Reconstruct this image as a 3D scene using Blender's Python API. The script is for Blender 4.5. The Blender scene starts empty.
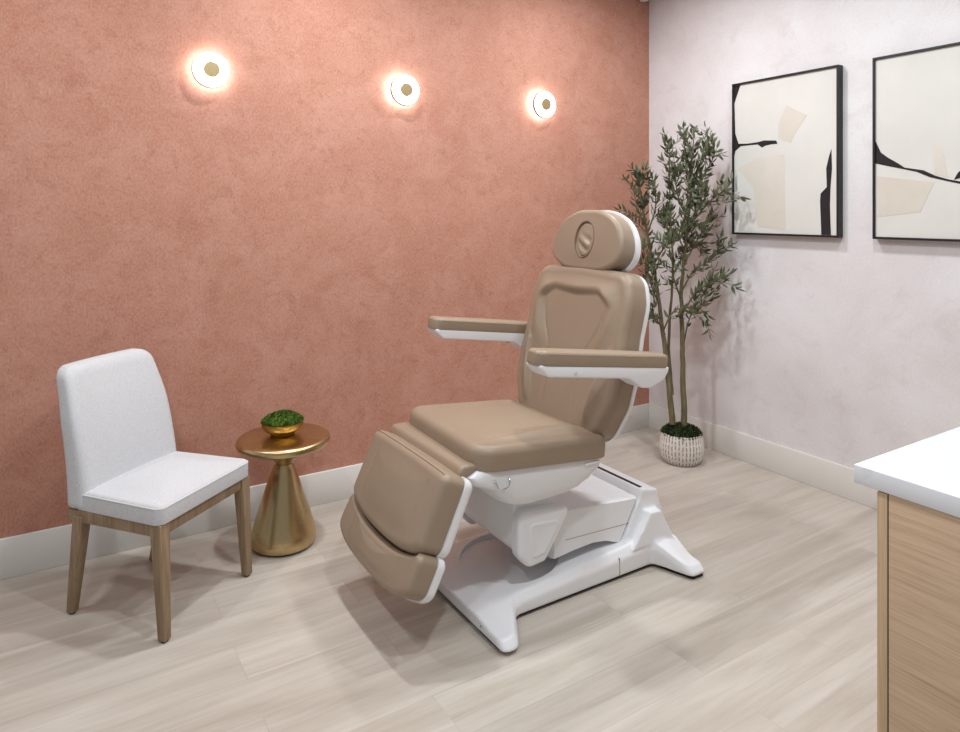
import bpy, bmesh, math, random
from math import sin, cos, pi, radians, sqrt, atan2
from mathutils import Vector, Matrix, noise
random.seed(7)
SC = bpy.context.scene
COL = SC.collection

# ------------------------------------------------------------------ materials
def lin(c):
    c = c/255.0
    return c/12.92 if c <= 0.04045 else ((c+0.055)/1.055)**2.4
def rgb(r, g, b): return (lin(r), lin(g), lin(b), 1.0)

class Mat:
    def __init__(s, name, rough=0.5, metal=0.0, coat=0.0, spec=0.5, color=None):
        s.m = bpy.data.materials.new(name); s.m.use_nodes = True
        s.nt = s.m.node_tree; s.b = s.nt.nodes['Principled BSDF']
        s.b.inputs['Roughness'].default_value = rough
        s.b.inputs['Metallic'].default_value = metal
        s.b.inputs['Coat Weight'].default_value = coat
        s.b.inputs['Specular IOR Level'].default_value = spec
        if color: s.b.inputs['Base Color'].default_value = color
        s._co = None
    def n(s, t, **kw):
        nd = s.nt.nodes.new(t)
        for k, v in kw.items():
            if hasattr(nd, k): setattr(nd, k, v)
            else: nd.inputs[k.replace('_', ' ')].default_value = v
        return nd
    def l(s, a, b): s.nt.links.new(a, b)
    def coord(s, scale=(1, 1, 1), rot=(0, 0, 0)):
        if not s._co: s._co = s.nt.nodes.new('ShaderNodeTexCoord')
        mp = s.nt.nodes.new('ShaderNodeMapping')
        mp.inputs['Scale'].default_value = scale; mp.inputs['Rotation'].default_value = rot
        s.l(s._co.outputs['Object'], mp.inputs['Vector']); return mp.outputs['Vector']
    def noise(s, scale, detail=4, rough=0.55, vec=None, dist=0.0):
        nd = s.nt.nodes.new('ShaderNodeTexNoise')
        nd.inputs['Scale'].default_value = scale; nd.inputs['Detail'].default_value = detail
        nd.inputs['Roughness'].default_value = rough; nd.inputs['Distortion'].default_value = dist
        s.l(vec if vec is not None else s.coord(), nd.inputs['Vector']); return nd.outputs['Fac']
    def ramp(s, fac, stops):
        nd = s.nt.nodes.new('ShaderNodeValToRGB'); cr = nd.color_ramp
        while len(cr.elements) < len(stops): cr.elements.new(0.5)
        for e, (p, c) in zip(cr.elements, stops): e.position = p; e.color = c
        s.l(fac, nd.inputs['Fac']); return nd.outputs['Color']
    def mix(s, fac, a, b, mode='MIX'):
        nd = s.nt.nodes.new('ShaderNodeMix'); nd.data_type = 'RGBA'; nd.blend_type = mode
        for sock, v in ((nd.inputs[0], fac), (nd.inputs[6], a), (nd.inputs[7], b)):
            if isinstance(v, (int, float, tuple)): sock.default_value = v
            else: s.l(v, sock)
        return nd.outputs[2]
    def math(s, op, a, b=0.0):
        nd = s.nt.nodes.new('ShaderNodeMath'); nd.operation = op
        for sock, v in ((nd.inputs[0], a), (nd.inputs[1], b)):
            if isinstance(v, (int, float)): sock.default_value = v
            else: s.l(v, sock)
        return nd.outputs[0]
    def col(s, out): s.l(out, s.b.inputs['Base Color'])
    def bump(s, h, strength=0.2, dist=0.002):
        nd = s.nt.nodes.new('ShaderNodeBump'); nd.inputs['Strength'].default_value = strength
        nd.inputs['Distance'].default_value = dist
        s.l(h, nd.inputs['Height']); s.l(nd.outputs['Normal'], s.b.inputs['Normal'])

G = lambda v: (v, v, v, 1)
def m_terracotta():
    m = Mat('terracotta_wallpaper', 0.75, spec=0.25)
    base = m.ramp(m.noise(1.6, 6, 0.62), [(0.33, rgb(175, 117, 95)), (0.68, rgb(191, 135, 112))])
    blot = m.noise(5.0, 8, 0.7, dist=0.6)
    c = m.mix(m.ramp(blot, [(0.42, G(0)), (0.62, G(0.6))]), base, rgb(202, 152, 134))
    c = m.mix(m.ramp(m.noise(11.0, 7, 0.75, dist=0.8), [(0.30, G(0.7)), (0.47, G(0))]), c, rgb(154, 93, 70))
    c = m.mix(m.ramp(m.noise(30, 5, 0.75, dist=0.4), [(0.32, G(0.5)), (0.48, G(0))]), c, rgb(156, 97, 75))
    fine = m.noise(1.0, 4, 0.7, m.coord((130, 130, 80)))
    c = m.mix(0.36, c, m.ramp(fine, [(0.25, rgb(132, 80, 60)), (0.75, rgb(226, 178, 160))]))
    m.col(c); m.bump(fine, 0.08, 0.002); return m.m
def m_plaster():
    m = Mat('pale_plaster_wallpaper', 0.8, spec=0.2)
    c = m.ramp(m.noise(1.7, 7, 0.62, dist=0.4), [(0.35, rgb(216, 210, 210)), (0.65, rgb(231, 229, 231))])
    c = m.mix(m.ramp(m.noise(6.5, 8, 0.72, dist=0.7), [(0.30, G(0.5)), (0.46, G(0))]), c, rgb(203, 195, 194))
    fine = m.noise(90, 4, 0.7)
    c = m.mix(0.16, c, m.ramp(fine, [(0.3, rgb(186, 178, 178)), (0.7, rgb(248, 247, 248))]))
    m.col(c); m.bump(fine, 0.06, 0.002); return m.m
def m_floor():
    m = Mat('pale_oak_planks', 0.42, spec=0.4)
    br = m.n('ShaderNodeTexBrick'); br.offset = 0.37; br.offset_frequency = 2
    br.inputs['Scale'].default_value = 1.0; br.inputs['Brick Width'].default_value = 1.22
    br.inputs['Row Height'].default_value = 0.185; br.inputs['Mortar Size'].default_value = 0.0012
    br.inputs['Mortar Smooth'].default_value = 0.3; br.inputs['Bias'].default_value = 0.0
    br.inputs['Color1'].default_value = G(0.15); br.inputs['Color2'].default_value = G(0.85); br.inputs['Mortar'].default_value = G(0.5)
    m.l(m.coord(), br.inputs['Vector'])
    # shift the grain from plank to plank
    sep = m.n('ShaderNodeSeparateColor'); m.l(br.outputs['Color'], sep.inputs[0])
    comb = m.n('ShaderNodeCombineXYZ'); off = m.math('MULTIPLY', sep.outputs[0], 37.0)
    m.l(off, comb.inputs[0]); m.l(off, comb.inputs[1])
    def gr(scale):
        ad = m.n('ShaderNodeVectorMath', operation='ADD'); m.l(m.coord(scale), ad.inputs[0]); m.l(comb.outputs[0], ad.inputs[1]); return ad.outputs[0]
    c = m.ramp(m.noise(1.0, 5, 0.6, gr((1.1, 9, 1)), 0.5), [(0.30, rgb(171, 161, 148)), (0.5, rgb(188, 179, 167)), (0.70, rgb(201, 194, 183))])
    c = m.mix(m.ramp(m.noise(1.0, 6, 0.65, gr((3.0, 60, 1)), 0.2), [(0.34, G(0.22)), (0.52, G(0))]), c, rgb(156, 141, 130))
    c = m.mix(m.ramp(m.noise(1.0, 3, 0.5, gr((0.7, 14, 1)), 0.3), [(0.56, G(0)), (0.72, G(0.45))]), c, rgb(212, 206, 200))
    c = m.mix(0.10, c, m.ramp(sep.outputs[0], [(0.1, rgb(158, 145, 134)), (0.9, rgb(212, 204, 197))]))
    c = m.mix(m.math('MULTIPLY', br.outputs['Fac'], 0.28), c, rgb(140, 122, 108))
    m.col(c); m.bump(m.noise(1.0, 4, 0.6, gr((4, 80, 1))), 0.05, 0.001); return m.m
def m_leather():
    m = Mat('tan_leather', 0.42, spec=0.45)
    c = m.ramp(m.noise(3, 3), [(0.3, rgb(148, 129, 110)), (0.7, rgb(155, 136, 116))])
    m.col(c); m.bump(m.noise(420, 3, 0.6), 0.10, 0.0008); return m.m
def m_simple(name, c, rough=0.5, metal=0, coat=0, spec=0.5): return Mat(name, rough, metal, coat, spec, c).m
def m_plastic():
    m = Mat('white_moulded_plastic', 0.32, spec=0.45)
    m.col(m.ramp(m.noise(2.0, 2), [(0.3, rgb(231, 232, 235)), (0.7, rgb(236, 237, 240))])); return m.m
def m_brass(name='brushed_brass', c1=(184, 160, 116), c2=(206, 183, 140), rough=0.26):
    m = Mat(name, rough, 1.0)
    sp = m.n('ShaderNodeSeparateXYZ'); m.l(m.coord(), sp.inputs[0])
    cb = m.n('ShaderNodeCombineXYZ'); ang = m.math('ARCTAN2', sp.outputs[1], sp.outputs[0])
    m.l(m.math('MULTIPLY', ang, 6.0), cb.inputs[0]); m.l(m.math('MULTIPLY', sp.outputs[2], 220.0), cb.inputs[1])
    f = m.noise(1.0, 3, 0.6, cb.outputs[0])
    m.col(m.ramp(f, [(0.3, rgb(*c1)), (0.7, rgb(*c2))]))
    m.b.inputs['Anisotropic'].default_value = 0.6
    m.bump(f, 0.02, 0.0005); return m.m
def m_wood(name, dark, mid, light, scale, rough=0.5):
    m = Mat(name, rough, spec=0.35)
    v = m.coord(scale)
    c = m.ramp(m.noise(1.0, 6, 0.65, v, 0.6), [(0.3, rgb(*dark)), (0.5, rgb(*mid)), (0.7, rgb(*light))])
    c2 = m.ramp(m.noise(3.5, 4, 0.6, v, 0.1), [(0.35, rgb(*dark)), (0.6, rgb(*light))])
    m.col(m.mix(0.35, c, c2)); m.bump(m.noise(3.5, 4, 0.6, v), 0.08, 0.001); return m.m
def m_fabric():
    m = Mat('white_woven_fabric', 0.9, spec=0.15)
    w1 = m.noise(1.0, 3, 0.6, m.coord((900, 260, 260)), 0.0); w2 = m.noise(1.0, 3, 0.6, m.coord((260, 900, 900)))
    w = m.math('MULTIPLY', m.math('ADD', w1, w2), 0.5)
    m.col(m.ramp(w, [(0.34, rgb(172, 172, 174)), (0.5, rgb(204, 204, 206)), (0.64, rgb(220, 220, 223))]))
    m.bump(w, 0.35, 0.002); return m.m
def m_quartz():
    m = Mat('white_quartz', 0.16, spec=0.5)
    v = m.noise(2.2, 6, 0.6, dist=1.4)
    m.col(m.ramp(v, [(0.46, rgb(222, 225, 229)), (0.5, rgb(208, 213, 216)), (0.54, rgb(223, 226, 230))])); return m.m
def m_pot():
    m = Mat('white_ribbed_ceramic', 0.75, spec=0.3)
    sp = m.n('ShaderNodeSeparateXYZ'); m.l(m.coord(), sp.inputs[0])
    ang = m.math('ARCTAN2', sp.outputs[1], sp.outputs[0])
    groove = m.math('COSINE', m.math('MULTIPLY', ang, 36.0))
    g = m.ramp(groove, [(0.0, G(0.0)), (0.30, G(0))])
    gv = m.math('LESS_THAN', groove, -0.55)
    ph = m.math('ADD', m.math('MULTIPLY', sp.outputs[2], 210.0), m.math('MULTIPLY', m.noise(40, 2), 9.0))
    dash = m.math('GREATER_THAN', m.math('SINE', ph), -0.45)
    f = m.math('MULTIPLY', m.math('MULTIPLY', gv, dash), 0.8)
    base = m.ramp(m.noise(14, 4), [(0.3, rgb(206, 198, 190)), (0.7, rgb(228, 222, 216))])
    base = m.mix(m.ramp(m.noise(60, 4, 0.7), [(0.25, G(0.6)), (0.42, G(0))]), base, rgb(178, 160, 146))
    m.col(m.mix(f, base, rgb(122, 112, 108))); return m.m
def m_leaf():
    m = Mat('olive_leaf', 0.5, spec=0.4)
    c = m.ramp(m.noise(28, 3, 0.6), [(0.3, rgb(30, 40, 24)), (0.5, rgb(58, 72, 44)), (0.75, rgb(112, 122, 84))])
    geo = m.n('ShaderNodeNewGeometry')
    m.col(m.mix(geo.outputs['Backfacing'], c, rgb(116, 122, 94))); return m.m
def m_moss(name, a, b, c):
    m = Mat(name, 0.9, spec=0.15)
    m.col(m.ramp(m.noise(45, 4, 0.7), [(0.3, rgb(*a)), (0.5, rgb(*b)), (0.72, rgb(*c))])); return m.m
def m_bark():
    m = Mat('olive_bark', 0.85, spec=0.2)
    m.col(m.ramp(m.noise(1.0, 5, 0.65, m.coord((60, 60, 9))), [(0.3, rgb(84, 76, 54)), (0.6, rgb(122, 112, 84)), (0.8, rgb(150, 138, 108))]))
    m.bump(m.noise(1.0, 5, 0.65, m.coord((60, 60, 9))), 0.4, 0.003); return m.m
def m_emit(name, c, s):
    m = Mat(name, 0.4); m.b.inputs['Base Color'].default_value = c
    m.b.inputs['Emission Color'].default_value = c; m.b.inputs['Emission Strength'].default_value = s; return m.m
def m_canvas(name, a, b, sc):
    m = Mat(name, 0.7, spec=0.25)
    m.col(m.ramp(m.noise(sc, 5, 0.6), [(0.35, rgb(*a)), (0.65, rgb(*b))])); return m.m

M = dict(
 terra=m_terracotta(), plaster=m_plaster(), floor=m_floor(), ceil=m_simple('ceiling_paint', rgb(240, 240, 240), 0.9),
 base=m_simple('baseboard_paint', rgb(224, 222, 217), 0.45), leather=m_leather(), plastic=m_plastic(),
 seam=m_simple('leather_stitching', rgb(120, 99, 80), 0.6), black=m_simple('black_rubber', rgb(22, 22, 24), 0.6),
 chrome=m_simple('chrome', rgb(200, 202, 205), 0.18, 1.0), greyplastic=m_simple('grey_plastic', rgb(205, 207, 210), 0.4),  # grey plastic: one even light grey for brackets, headrest post and buttons
 brass=m_brass(), goldb=m_brass('gold_bowl', (180, 148, 88), (204, 172, 108), 0.34), cap=m_brass('satin_brass_cap', (196, 172, 128), (206, 184, 142), 0.4),
 chairwood=m_wood('chair_oak', (116, 94, 72), (142, 118, 92), (160, 137, 111), (26, 26, 2.2)),
 oak=m_wood('oak_veneer', (170, 143, 115), (197, 169, 140), (208, 182, 154), (60, 2.6, 85), 0.5),
 oakedge=m_wood('oak_edge', (176, 148, 116), (198, 169, 136), (210, 183, 151), (40, 40, 1.5), 0.5),
 fabric=m_fabric(), welt=m_simple('white_piping', rgb(214, 213, 212), 0.9), quartz=m_quartz(), pot=m_pot(), leaf=m_leaf(),
 moss=m_moss('bright_moss', (40, 60, 18), (72, 96, 34), (110, 134, 56)), potmoss=m_moss('dark_moss', (26, 36, 20), (48, 62, 36), (82, 98, 60)),
 bark=m_bark(), olive=m_simple('black_olive', rgb(30, 24, 26), 0.3), frame=m_simple('black_frame', rgb(26, 25, 27), 0.4),
 canvas=m_canvas('cream_canvas', (212, 210, 204), (219, 217, 211), 3), ink=m_canvas('black_ink', (36, 30, 33), (46, 40, 43), 12),
 beige=m_canvas('beige_wash', (208, 200, 188), (215, 208, 198), 5), glow=m_emit('frosted_glass_lit', (0.97, 0.98, 1.0, 1), 2.5),
 led=m_emit('led_strip', (0.90, 0.95, 1.0, 1), 19.0),
 rim=m_simple('sconce_rim', rgb(150, 132, 118), 0.35, 0.6), dark=m_simple('dark_gap', rgb(40, 34, 30), 0.8),
)

# ------------------------------------------------------------------ object helpers
def link(o): COL.objects.link(o); return o
def thing(name, label, cat, loc=(0, 0, 0), rotz=0.0, group=None):
    o = bpy.data.objects.new(name, None); link(o); o.empty_display_size = 0.1
    o.location = loc; o.rotation_euler = (0, 0, rotz); tag(o, label, cat, group); return o
def tag(o, label, cat, group=None):
    o['label'] = label; o['category'] = cat
    if group: o['group'] = group
def obj(name, bm, mat, parent=None, off=None, angle=40, recalc=True):
    if off: bmesh.ops.translate(bm, verts=bm.verts, vec=-Vector(off))
    if recalc: bmesh.ops.recalc_face_normals(bm, faces=bm.faces)
    me = bpy.data.meshes.new(name); bm.to_mesh(me); bm.free()
    for mm in (mat if isinstance(mat, (list, tuple)) else [mat]): me.materials.append(mm)
    for p in me.polygons: p.use_smooth = True
    me.set_sharp_from_angle(angle=radians(angle))
    o = bpy.data.objects.new(name, me); link(o)
    if parent: o.parent = parent
    return o
def struct(name, bm, mat, off=None, angle=40):
    o = obj(name, bm, mat, None, None, angle); o['kind'] = 'structure'; return o
def hexa(bm, c, bevel=0.0, seg=3):
    """eight corners: four bottom (ccw) then four top"""
    vs = [bm.verts.new(p) for p in c]
    fs = [bm.faces.new([vs[i] for i in q]) for q in ((3, 2, 1, 0), (4, 5, 6, 7), (0, 1, 5, 4), (1, 2, 6, 5), (2, 3, 7, 6), (3, 0, 4, 7))]
    if bevel:
        es = {e for f in fs for e in f.edges}
        bmesh.ops.bevel(bm, geom=list(es), offset=bevel, segments=seg, profile=0.5, affect='EDGES', clamp_overlap=True)
def box(bm, x0, x1, y0, y1, z0, z1, bevel=0.0, seg=2):
    hexa(bm, [(x0, y0, z0), (x1, y0, z0), (x1, y1, z0), (x0, y1, z0), (x0, y0, z1), (x1, y0, z1), (x1, y1, z1), (x0, y1, z1)], bevel, seg)
def loft(bm, rings, cap0=True, cap1=True, closed=True):
    R = [[bm.verts.new(p) for p in r] for r in rings]
    n = len(R[0])
    for a, b in zip(R, R[1:]):
        for i in range(n if closed else n-1):
            j = (i+1) % n; bm.faces.new((a[i], a[j], b[j], b[i]))
    if cap0: bm.faces.new(R[0][::-1])
    if cap1: bm.faces.new(R[-1])
    return R
def lathe(bm, prof, c=(0, 0, 0), n=64, cap0=True, cap1=True, fn=None):
    rings = []
    for r, z in prof:
        ring = []
        for i in range(n):
            a = 2*pi*i/n; rr = r + (fn(a, z, r) if fn else 0)
            ring.append((c[0]+rr*cos(a), c[1]+rr*sin(a), c[2]+z))
        rings.append(ring)
    loft(bm, rings, cap0, cap1)
def tube(bm, path, rad, n=8, closed=False, cap=True):
    P = [Vector(p) for p in path]; N = len(P)
    R = rad if isinstance(rad, (list, tuple)) else [rad]*N
    up = None; rings = []
    for i in range(N):
        t = (P[(i+1) % N]-P[i-1]) if closed else (P[min(i+1, N-1)]-P[max(i-1, 0)])
        t.normalize()
        if up is None: up = t.orthogonal().normalized()
        up = (up - t*up.dot(t)).normalized(); w = t.cross(up)
        rings.append([P[i]+(up*cos(2*pi*k/n)+w*sin(2*pi*k/n))*R[i] for k in range(n)])
    if closed:
        V = [[bm.verts.new(p) for p in r] for r in rings]
        for i in range(N):
            a, b = V[i], V[(i+1) % N]
            # keep the twist consistent on the closing segment
            s = 0
            if i == N-1: s = min(range(n), key=lambda q: (a[0].co-b[q].co).length)
            for k in range(n):
                bm.faces.new((a[k], a[(k+1) % n], b[(k+1+s) % n], b[(k+s) % n]))
    else: loft(bm, rings, cap, cap)
def smooth_path(pts, sub=8):
    P = [Vector(p) for p in pts]; out = []
    for i in range(len(P)-1):
        p0 = P[max(i-1, 0)]; p1 = P[i]; p2 = P[i+1]; p3 = P[min(i+2, len(P)-1)]
        for k in range(sub):
            t = k/sub
            out.append(0.5*((2*p1)+(p2-p0)*t+(2*p0-5*p1+4*p2-p3)*t*t+(3*p1-p0-3*p2+p3)*t**3))
    out.append(P[-1]); return out
def fillet(pts, radii, N=160):
    """rounded polygon resampled to N even points"""
    n = len(pts); out = []
    if not isinstance(radii, (list, tuple)): radii = [radii]*n
    for i in range(n):
        p = Vector(pts[i]); a = (Vector(pts[i-1])-p); b = (Vector(pts[(i+1) % n])-p)
        la, lb = a.length, b.length; a.normalize(); b.normalize()
        ang = math.acos(max(-1, min(1, a.dot(b)))); r = radii[i]
        if r <= 1e-6 or abs(ang-pi) < 1e-3: out.append(p); continue
        d = min(r/math.tan(ang/2), la*0.499, lb*0.499); r = d*math.tan(ang/2)
        bis = (a+b).normalized(); c = p+bis*(r/sin(ang/2)); s = p+a*d; e = p+b*d
        a0 = atan2(s.y-c.y, s.x-c.x); a1 = atan2(e.y-c.y, e.x-c.x); da = (a1-a0+pi) % (2*pi)-pi
        for k in range(13): t = a0+da*k/12; out.append(Vector((c.x+r*cos(t), c.y+r*sin(t))))
    L = [0]
    for i in range(len(out)): L.append(L[-1]+(out[(i+1) % len(out)]-out[i]).length)
    res = []; j = 0
    for k in range(N):
        s = L[-1]*k/N
        while L[j+1] < s: j += 1
        t = (s-L[j])/max(1e-9, L[j+1]-L[j]); res.append(out[j].lerp(out[(j+1) % len(out)], t))
    A = sum(res[i].x*res[(i+1) % N].y-res[(i+1) % N].x*res[i].y for i in range(N))
    return res if A > 0 else res[::-1]
def inset(ol, d):
    n = len(ol); out = []
    for i in range(n):
        t = ol[(i+1) % n]-ol[i-1]; t.normalize(); out.append(ol[i]+Vector((-t.y, t.x))*d)
    return out
def sstep(a, b, x):
    t = max(0, min(1, (x-a)/(b-a))); return t*t*(3-2*t)
class Frame:
    def __init__(s, o, eu, ev, en): s.o, s.eu, s.ev, s.en = Vector(o), Vector(eu).normalized(), Vector(ev).normalized(), Vector(en).normalized()
    def __call__(s, u, v, n=0): return s.o+s.eu*u+s.ev*v+s.en*n
def cushion(bm, ol, T, R, fr, crown=0.0, h=None, K=18, R0=0.0, center=None, tz=None):
    """upholstered pad: outline ol in the frame's (u,v), thickness T along n, edge radius R"""
    c = center and Vector(center) or sum(ol, Vector((0, 0)))/len(ol)
    if tz:
        fr0 = fr
        fr = lambda u, v, n=0: fr0(u, v, n*tz(u, v))
    us = [p.x for p in ol]; vs_ = [p.y for p in ol]
    um, uh, vm, vh = (max(us)+min(us))/2, (max(us)-min(us))/2, (max(vs_)+min(vs_))/2, (max(vs_)-min(vs_))/2
    cr = lambda u, v: crown*max(0, 1-((u-um)/uh)**2)**0.7*max(0, 1-((v-vm)/vh)**2)**0.7
    rings = []
    if R0:
        for k in range(5):
            a = pi/2*k/4; rr = inset(ol, R0*(1-sin(a))); rings.append([fr(p.x, p.y, R0*(1-cos(a))) for p in rr])
    else: rings.append([fr(p.x, p.y, 0) for p in ol])
    for k in range(8):
        a = pi/2*k/7; rr = inset(ol, R*(1-cos(a))); rings.append([fr(p.x, p.y, T-R+R*sin(a)) for p in rr])
    inn = inset(ol, R)
    for k in range(1, K):
        s = k/K; f = sstep(0, 0.30, s)
        ring = []
        for p in inn:
            q = p.lerp(c, s); z = T+cr(q.x, q.y)*sstep(0, 0.7, s)**0.6
            if h: z += h(q.x, q.y)*f
            ring.append(fr(q.x, q.y, z))
        rings.append(ring)
    V = loft(bm, rings, True, False)
    cv = bm.verts.new(fr(c.x, c.y, T+cr(c.x, c.y)+(h(c.x, c.y) if h else 0)))
    n = len(ol)
    for i in range(n): bm.faces.new((V[-1][i], V[-1][(i+1) % n], cv))
def apply_mods(o):
    dg = bpy.context.evaluated_depsgraph_get(); dg.update()
    me = bpy.data.meshes.new_from_object(o.evaluated_get(dg)); o.modifiers.clear()
    old = o.data; o.data = me; me.name = old.name
    for p in me.polygons: p.use_smooth = True

# ------------------------------------------------------------------ room
ZC = 2.95
bm = bmesh.new(); box(bm, -5.2, 0.12, -4.6, 0.12, -0.1, 0); struct('floor', bm, M['floor'])
bm = bmesh.new(); box(bm, -5.2, 0.12, -4.6, 0.12, ZC, ZC+0.1); struct('ceiling', bm, M['ceil'])
bm = bmesh.new(); box(bm, -5.2, 0.0, 0, 0.12, 0, ZC); struct('wall_left', bm, M['terra'])
bm = bmesh.new(); box(bm, 0, 0.12, -4.6, 0.12, 0, ZC); struct('wall_right', bm, M['plaster'])
def baseboard(name, x0, x1, y0, y1):
    bm = bmesh.new(); box(bm, x0, x1, y0, y1, 0, 0.159, 0.003, 2); struct(name, bm, M['base'])
baseboard('baseboard_left', -5.2, -0.014, -0.014, 0.0)
baseboard('baseboard_right', -0.014, 0.0, -3.05, 0.0)

# ------------------------------------------------------------------ treatment chair
YC = -1.06
TO = (-1.80, YC, 0)
tc = thing('treatment_chair', 'reclining tan leather treatment chair with armrests on a white moulded base', 'treatment chair', TO)
def part(name, bm, mat, parent=tc, angle=40): return obj(name, bm, mat, parent, TO, angle)

# -- base: moulded shell from overlapping solids, fused and smoothed
def prism(bm, ol, z0, ztop, ins=0.0, dz=0.0):
    """outline prism; ztop(x,y) gives the top; chamfer of inset ins dropping dz"""
    top = inset(ol, ins) if ins else ol
    rings = [[(p.x, p.y, z0) for p in ol], [(p.x, p.y, max(z0+0.004, ztop(p.x, p.y)-dz)) for p in ol]]
    if ins: rings.append([(q.x, q.y, ztop(q.x, q.y)) for q in top])
    loft(bm, rings)
zt = lambda x, y: 0.078+0.036*max(0, min(1, (x+2.05)/0.65))-0.03*max(0, min(1, (x+1.27)/0.08))
bm = bmesh.new()
HW = 0.245
WX = [(-2.168, 0.372), (-2.162, 0.388), (-2.150, 0.396), (-2.120, 0.397), (-2.105, 0.390), (-2.092, 0.372), (-2.030, 0.268), (-2.012, 0.250), (-1.990, 0.245), (-1.350, 0.245),
      (-1.335, 0.252), (-1.318, 0.290), (-1.288, 0.385), (-1.276, 0.402), (-1.262, 0.406), (-1.222, 0.407), (-1.208, 0.402), (-1.202, 0.388), (-1.180, 0.265), (-1.176, 0.25)]
def wx(x):
    for (x0, w0), (x1, w1) in zip(WX, WX[1:]):
        if x <= x1: return w0+(w1-w0)*(x-x0)/(x1-x0)
    return WX[-1][1]
def ztop(x, y):
    z = min(zt(x, y), 0.060+0.30*(x+2.168)); a = abs(y-YC)
    k = 0.17 if x < -1.7 else 0.42
    return max(0.048, z-k*max(0, a-0.225))
rings = []; nx = 190
for q in range(nx+1):
    x = WX[0][0]+(WX[-1][0]-WX[0][0])*q/nx; w = wx(x); rg = [(x, YC-w, 0.014)]
    for k, (o, dz) in enumerate(((0.0, 0.026), (0.004, 0.020), (0.020, 0.004), (0.026, 0.0))): rg.append((x, YC-w+o, ztop(x, YC-w+o)-dz))
    for k in range(1, 40): y = -w+0.026+(2*w-0.052)*k/40; rg.append((x, YC+y, ztop(x, YC+y)))
    for k, (o, dz) in enumerate(((0.026, 0.0), (0.020, 0.004), (0.004, 0.020), (0.0, 0.026))): rg.append((x, YC+w-o, ztop(x, YC+w-o)-dz))
    rg.append((x, YC+w, 0.014)); rings.append(rg)
loft(bm, rings)
for s in (-1, 1):
    # raised side fins of the tower
    hexa(bm, [(-1.440, YC+s*0.10, 0.03), (-1.440, YC+s*0.246, 0.095), (-1.205, YC+s*0.246, 0.085), (-1.18, YC+s*0.10, 0.03),
              (-1.345, YC+s*0.10, 0.226), (-1.335, YC+s*0.238, 0.220), (-1.275, YC+s*0.238, 0.214), (-1.25, YC+s*0.10, 0.226)])
# tower
hexa(bm, [(-1.50, YC-0.205, 0.03), (-1.18, YC-0.205, 0.03), (-1.18, YC+0.205, 0.03), (-1.50, YC+0.205, 0.03),
          (-1.330, YC-0.190, 0.297), (-1.250, YC-0.190, 0.284), (-1.250, YC+0.190, 0.284), (-1.330, YC+0.190, 0.297)])
base = part('base', bm, M['plastic'], angle=60)
rm = base.modifiers.new('r', 'REMESH'); rm.mode = 'VOXEL'; rm.voxel_size = 0.0055
sm = base.modifiers.new('s', 'SMOOTH'); sm.factor = 0.5; sm.iterations = 4
apply_mods(base)
bm = bmesh.new(); lathe(bm, [(0.192, 0.0690), (0.202, 0.12)], (-1.875-TO[0], 0, 0), 72)
cut = obj('cutter', bm, M['plastic']); cut.location = TO
bl = base.modifiers.new('b', 'BOOLEAN'); bl.operation = 'DIFFERENCE'; bl.object = cut; bl.solver = 'EXACT'
apply_mods(base); base.data.set_sharp_from_angle(angle=radians(50))
bpy.data.objects.remove(cut)
bm = bmesh.new(); ol = fillet([(-2.150, YC-HW+0.012), (-1.17, YC-HW+0.012), (-1.17, YC+HW-0.012), (-2.150, YC+HW-0.012)], 0.03, 80)
prism(bm, ol, 0.003, lambda x, y: 0.016); part('rubber_skirt', bm, M['black'], base)
for s in (-1, 1):
    bm = bmesh.new(); ol = fillet([(-2.155, YC+s*0.22), (-2.155, YC+s*0.350), (-2.120, YC+s*0.374), (-2.03, YC+s*0.23)], 0.01, 60)
    prism(bm, ol, 0, lambda x, y: 0.017); part('rubber_foot', bm, M['black'], base)
    bm = bmesh.new(); ol = fillet([(-1.325, YC+s*0.22), (-1.268, YC+s*0.396), (-1.208, YC+s*0.398), (-1.175, YC+s*0.22)], 0.01, 60)
    prism(bm, ol, 0, lambda x, y: 0.017); part('rubber_foot', bm, M['black'], base)
bm = bmesh.new(); box(bm, -1.327, -1.313, YC-0.165, YC+0.165, 0.285, 0.2975, 0.001); part('slot', bm, M['black'], base)
bm = bmesh.new(); tube(bm, [(-2.156, YC-0.26, 0.038), (-2.1705, YC-0.26, 0.038)], 0.005, 12); part('screw', bm, M['chrome'], base)
bm = bmesh.new(); box(bm, -1.5165, -1.5145, YC-HW-0.0012, YC-HW+0.006, 0.016, 0.085); part('cover_joint', bm, M['rim'], base)

# -- lift arm and its front housing
bm = bmesh.new()
pr = [(-1.80, 0.130), (-1.70, 0.138), (-1.60, 0.142), (-1.53, 0.132), (-1.455, 0.104), (-1.356, 0.268), (-1.70, 0.300), (-1.80, 0.300)]
for_y = [YC-0.185, YC-0.172, YC+0.172, YC+0.185]
rings = []
cx, cz = -1.6, 0.21
for k, y in enumerate(for_y):
    f = 0.965 if k in (0, 3) else 1.0
    rings.append([(cx+(x-cx)*f, y, cz+(z-cz)*f) for x, z in pr])
loft(bm, rings); arm_lift = part('lift_arm', bm, M['plastic'], angle=35)
for s in (-1, 1):
    bm = bmesh.new(); tube(bm, [(-1.74, YC+s*0.1845, 0.190), (-1.41, YC+s*0.1845, 0.1745)], 0.0014, 6); part('panel_joint', bm, M['rim'], arm_lift)
bm = bmesh.new()
ol = fillet([(-1.980, 0.400), (-1.80, 0.40), (-1.78, 0.280), (-1.870, 0.185), (-1.950, 0.185), (-1.985, 0.225)], [0.02, 0.02, 0.03, 0.03, 0.04, 0.05], 100)
fr = Frame((0, YC-0.185, 0), (1, 0, 0), (0, 0, 1), (0, 1, 0))
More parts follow.
